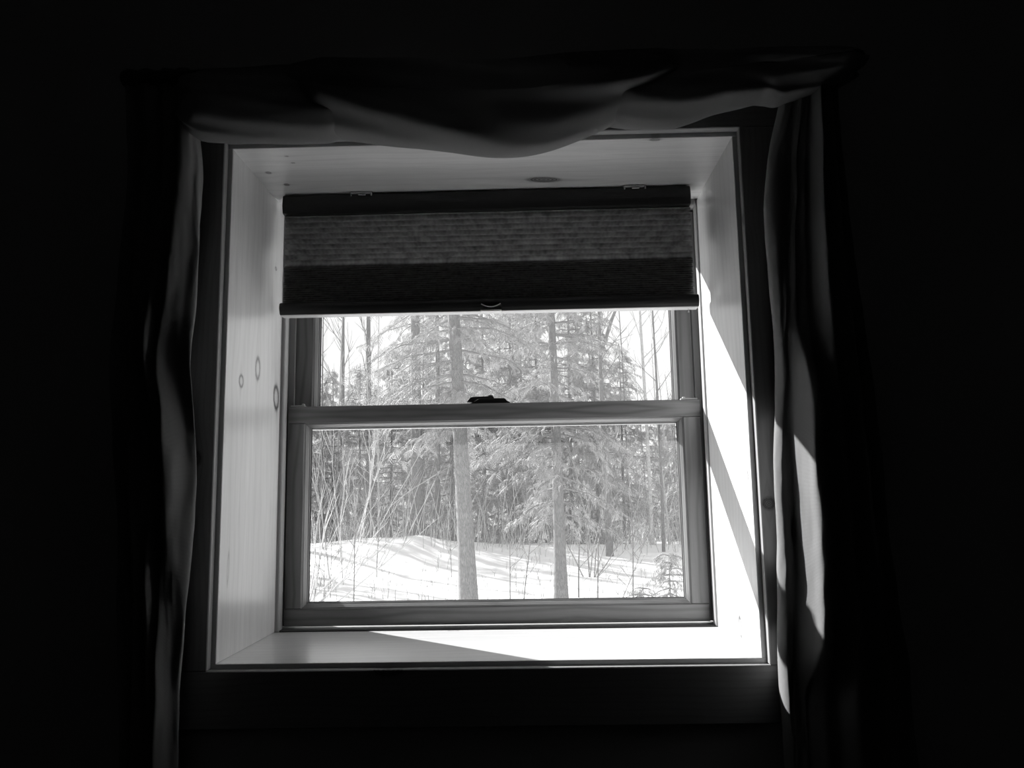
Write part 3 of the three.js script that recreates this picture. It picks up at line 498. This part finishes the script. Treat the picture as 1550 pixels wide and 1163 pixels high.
  // saplings rising out of the snow in front
  [[-0.221, 14.5, 3.6, 0.013, 0.004, 'straight dark sapling in the snow near the left side of the lower pane'], [-0.258, 15, 1.5, 0.009, 0.02, 'short sapling in the snow at the left edge of the lower pane'], [-0.25, 16.5, 1.7, 0.008, -0.02, 'thin sapling between the left pane edge and the straight dark sapling'],
    [-0.193, 19, 2.4, 0.013, 0.01, 'sapling on the snow mound, second right of the straight dark sapling'], [-0.028, 16, 1.9, 0.012, -0.01, 'upright sapling in the snow just right of the leaning pine'], [-0.012, 15, 2.1, 0.013, 0.1, 'slanting sapling in the snow between the two nearest pines'], [0.056, 16, 2.6, 0.017, 0.03, 'sapling in the snow just right of the thinner pine'],
    [0.079, 14.5, 2.8, 0.014, 0.05, 'slightly slanting dark sapling in the snow, second right of the thinner pine'], [0.122, 15.5, 3.2, 0.014, 0.02, 'straight sapling in the snow halfway between the thinner pine and the right pane edge'], [0.098, 14, 1.4, 0.009, 0.45, 'strongly leaning twig rising from the snow beside the straight sapling'], [0.19, 14, 4.2, 0.018, -0.06, 'sapling at the right edge of the lower pane'], [-0.1, 19, 1.6, 0.009, -0.02, 'small sapling just left of the leaning pine']]
    .forEach(([b, d, h, r, lean, label], i) => bare('sapling', label, ...spot(b, d), { h, r, lean: [lean, 0], seed: 100 + i, first: 0.2, count: 9, reach: 0.28, depth: 1, bend: 0.12, category: 'sapling' }));
  // leaning pale shrubs on the left, a fan of grey stems on the right
  shrub('leaning_shrub', 'pale leafless shrub leaning right across the left part of the lower pane', ...spot(-0.287, 15), [[1.6, 1.1, 0.1, 0], [1.3, 1.25, 0, 0.1], [1.0, 1.5, 0.1, 0], [0.5, 1.9, -0.1, 0.05], [0.3, 2.4, 0.1, -0.1], [0.75, 2.2, 0, 0.1], [1.9, 1.25, 0, 0.3], [0.15, 1.4, 0.2, 0.2]], { seed: 1, pale: true, r: 0.021 });
  shrub('leaning_shrub', 'pale twiggy shrub behind the leaning shrub, spread over the upper left of the lower pane', ...spot(-0.235, 19), [[0.2, 3.6, 0, 0], [0.6, 3.4, 0, 0.1], [-0.4, 3.2, 0, 0], [0.9, 3, 0, 0], [-0.1, 3.0, 0.2, -0.3], [1.3, 2.6, 0, 0.2]], { seed: 2, pale: true, r: 0.018, depth: 2 });
  shrub('leafless_shrub', 'fan of grey leafless stems right of the thinner pine, before the tree wall', ...spot(0.07, 19), [[0.2, 2.6, 0, 0], [0.6, 2.5, 0, 0.1], [-0.4, 2.4, 0, 0], [0.9, 2.3, 0, 0.1], [-0.8, 2.1, 0.1, -0.1], [1.2, 1.7, 0, 0.1], [0, 2.8, 0.2, 0]], { seed: 3, r: 0.016, depth: 2 });
  conifer('fir_sapling', 'small fir sapling standing in the snow at the lower right of the pane', ...spot(0.168, 15.5), { h: 0.85, r: 0.015, base: 0.12, reach: 0.5, seed: 90, gap: 0.12, dense: 1.6, size: 0.16 });
  conifer('fir_sapling', 'tiny fir sapling half buried in the snow left of the small fir sapling', ...spot(0.135, 15.2), { h: 0.4, r: 0.01, base: 0.08, reach: 0.36, seed: 91, gap: 0.1, dense: 1.6, size: 0.13 });
  // dead stems poking out of the snow, too many and too thin to count
  const weeds = []; for (let i = 0; i < 260; i++) { const [x, z] = spot(lerp(-0.3, 0.22, R()), lerp(12.5, 23, R())), h = 0.15 + 0.6 * R() * R(), l = (R() - 0.5) * 0.5, p = V(x, ground(x, z) - 0.03, z); weeds.push(limb([p, p.clone().add(V(l * h * 0.4, h * 0.6, 0)), p.clone().add(V(l * h + 0.1 * (R() - 0.5), h, 0.1 * (R() - 0.5)))], [0.006, 0.005, 0.002], 3)); if (R() < 0.5) weeds.push(limb([p.clone().add(V(l * h * 0.4, h * 0.6, 0)), p.clone().add(V((R() - 0.5) * 0.3, h * 0.95, 0))], [0.004, 0.002], 3)); }
  tag(part('dead_stems', mergeGeometries(weeds), mTwig, scene, 'stuff'), 'thin dead stems poking out of the snow before the woods', 'weeds');
  // thicket of twigs nobody could count along the foot of the woods
  const out = []; for (let i = 0; i < 1500; i++) { const [x, z] = spot(lerp(-0.34, 0.3, R()), lerp(22, 34, R())), h = 0.5 + 2.6 * R() * R(), l = (R() - 0.5) * 0.9; const p = V(x, ground(x, z) - 0.05, z); out.push(limb([p, p.clone().add(V(l * h * 0.4, h * 0.55, 0)), p.clone().add(V(l * h + 0.2 * (R() - 0.5), h, (R() - 0.5) * 0.4))], [0.011, 0.008, 0.003], 3)); }
  const th = part('thicket', mergeGeometries(out), mTwigPale, scene, 'stuff'); tag(th, 'thicket of thin pale twigs along the foot of the woods behind the snow crest', 'brush');
}
renderer.render(scene, camera);
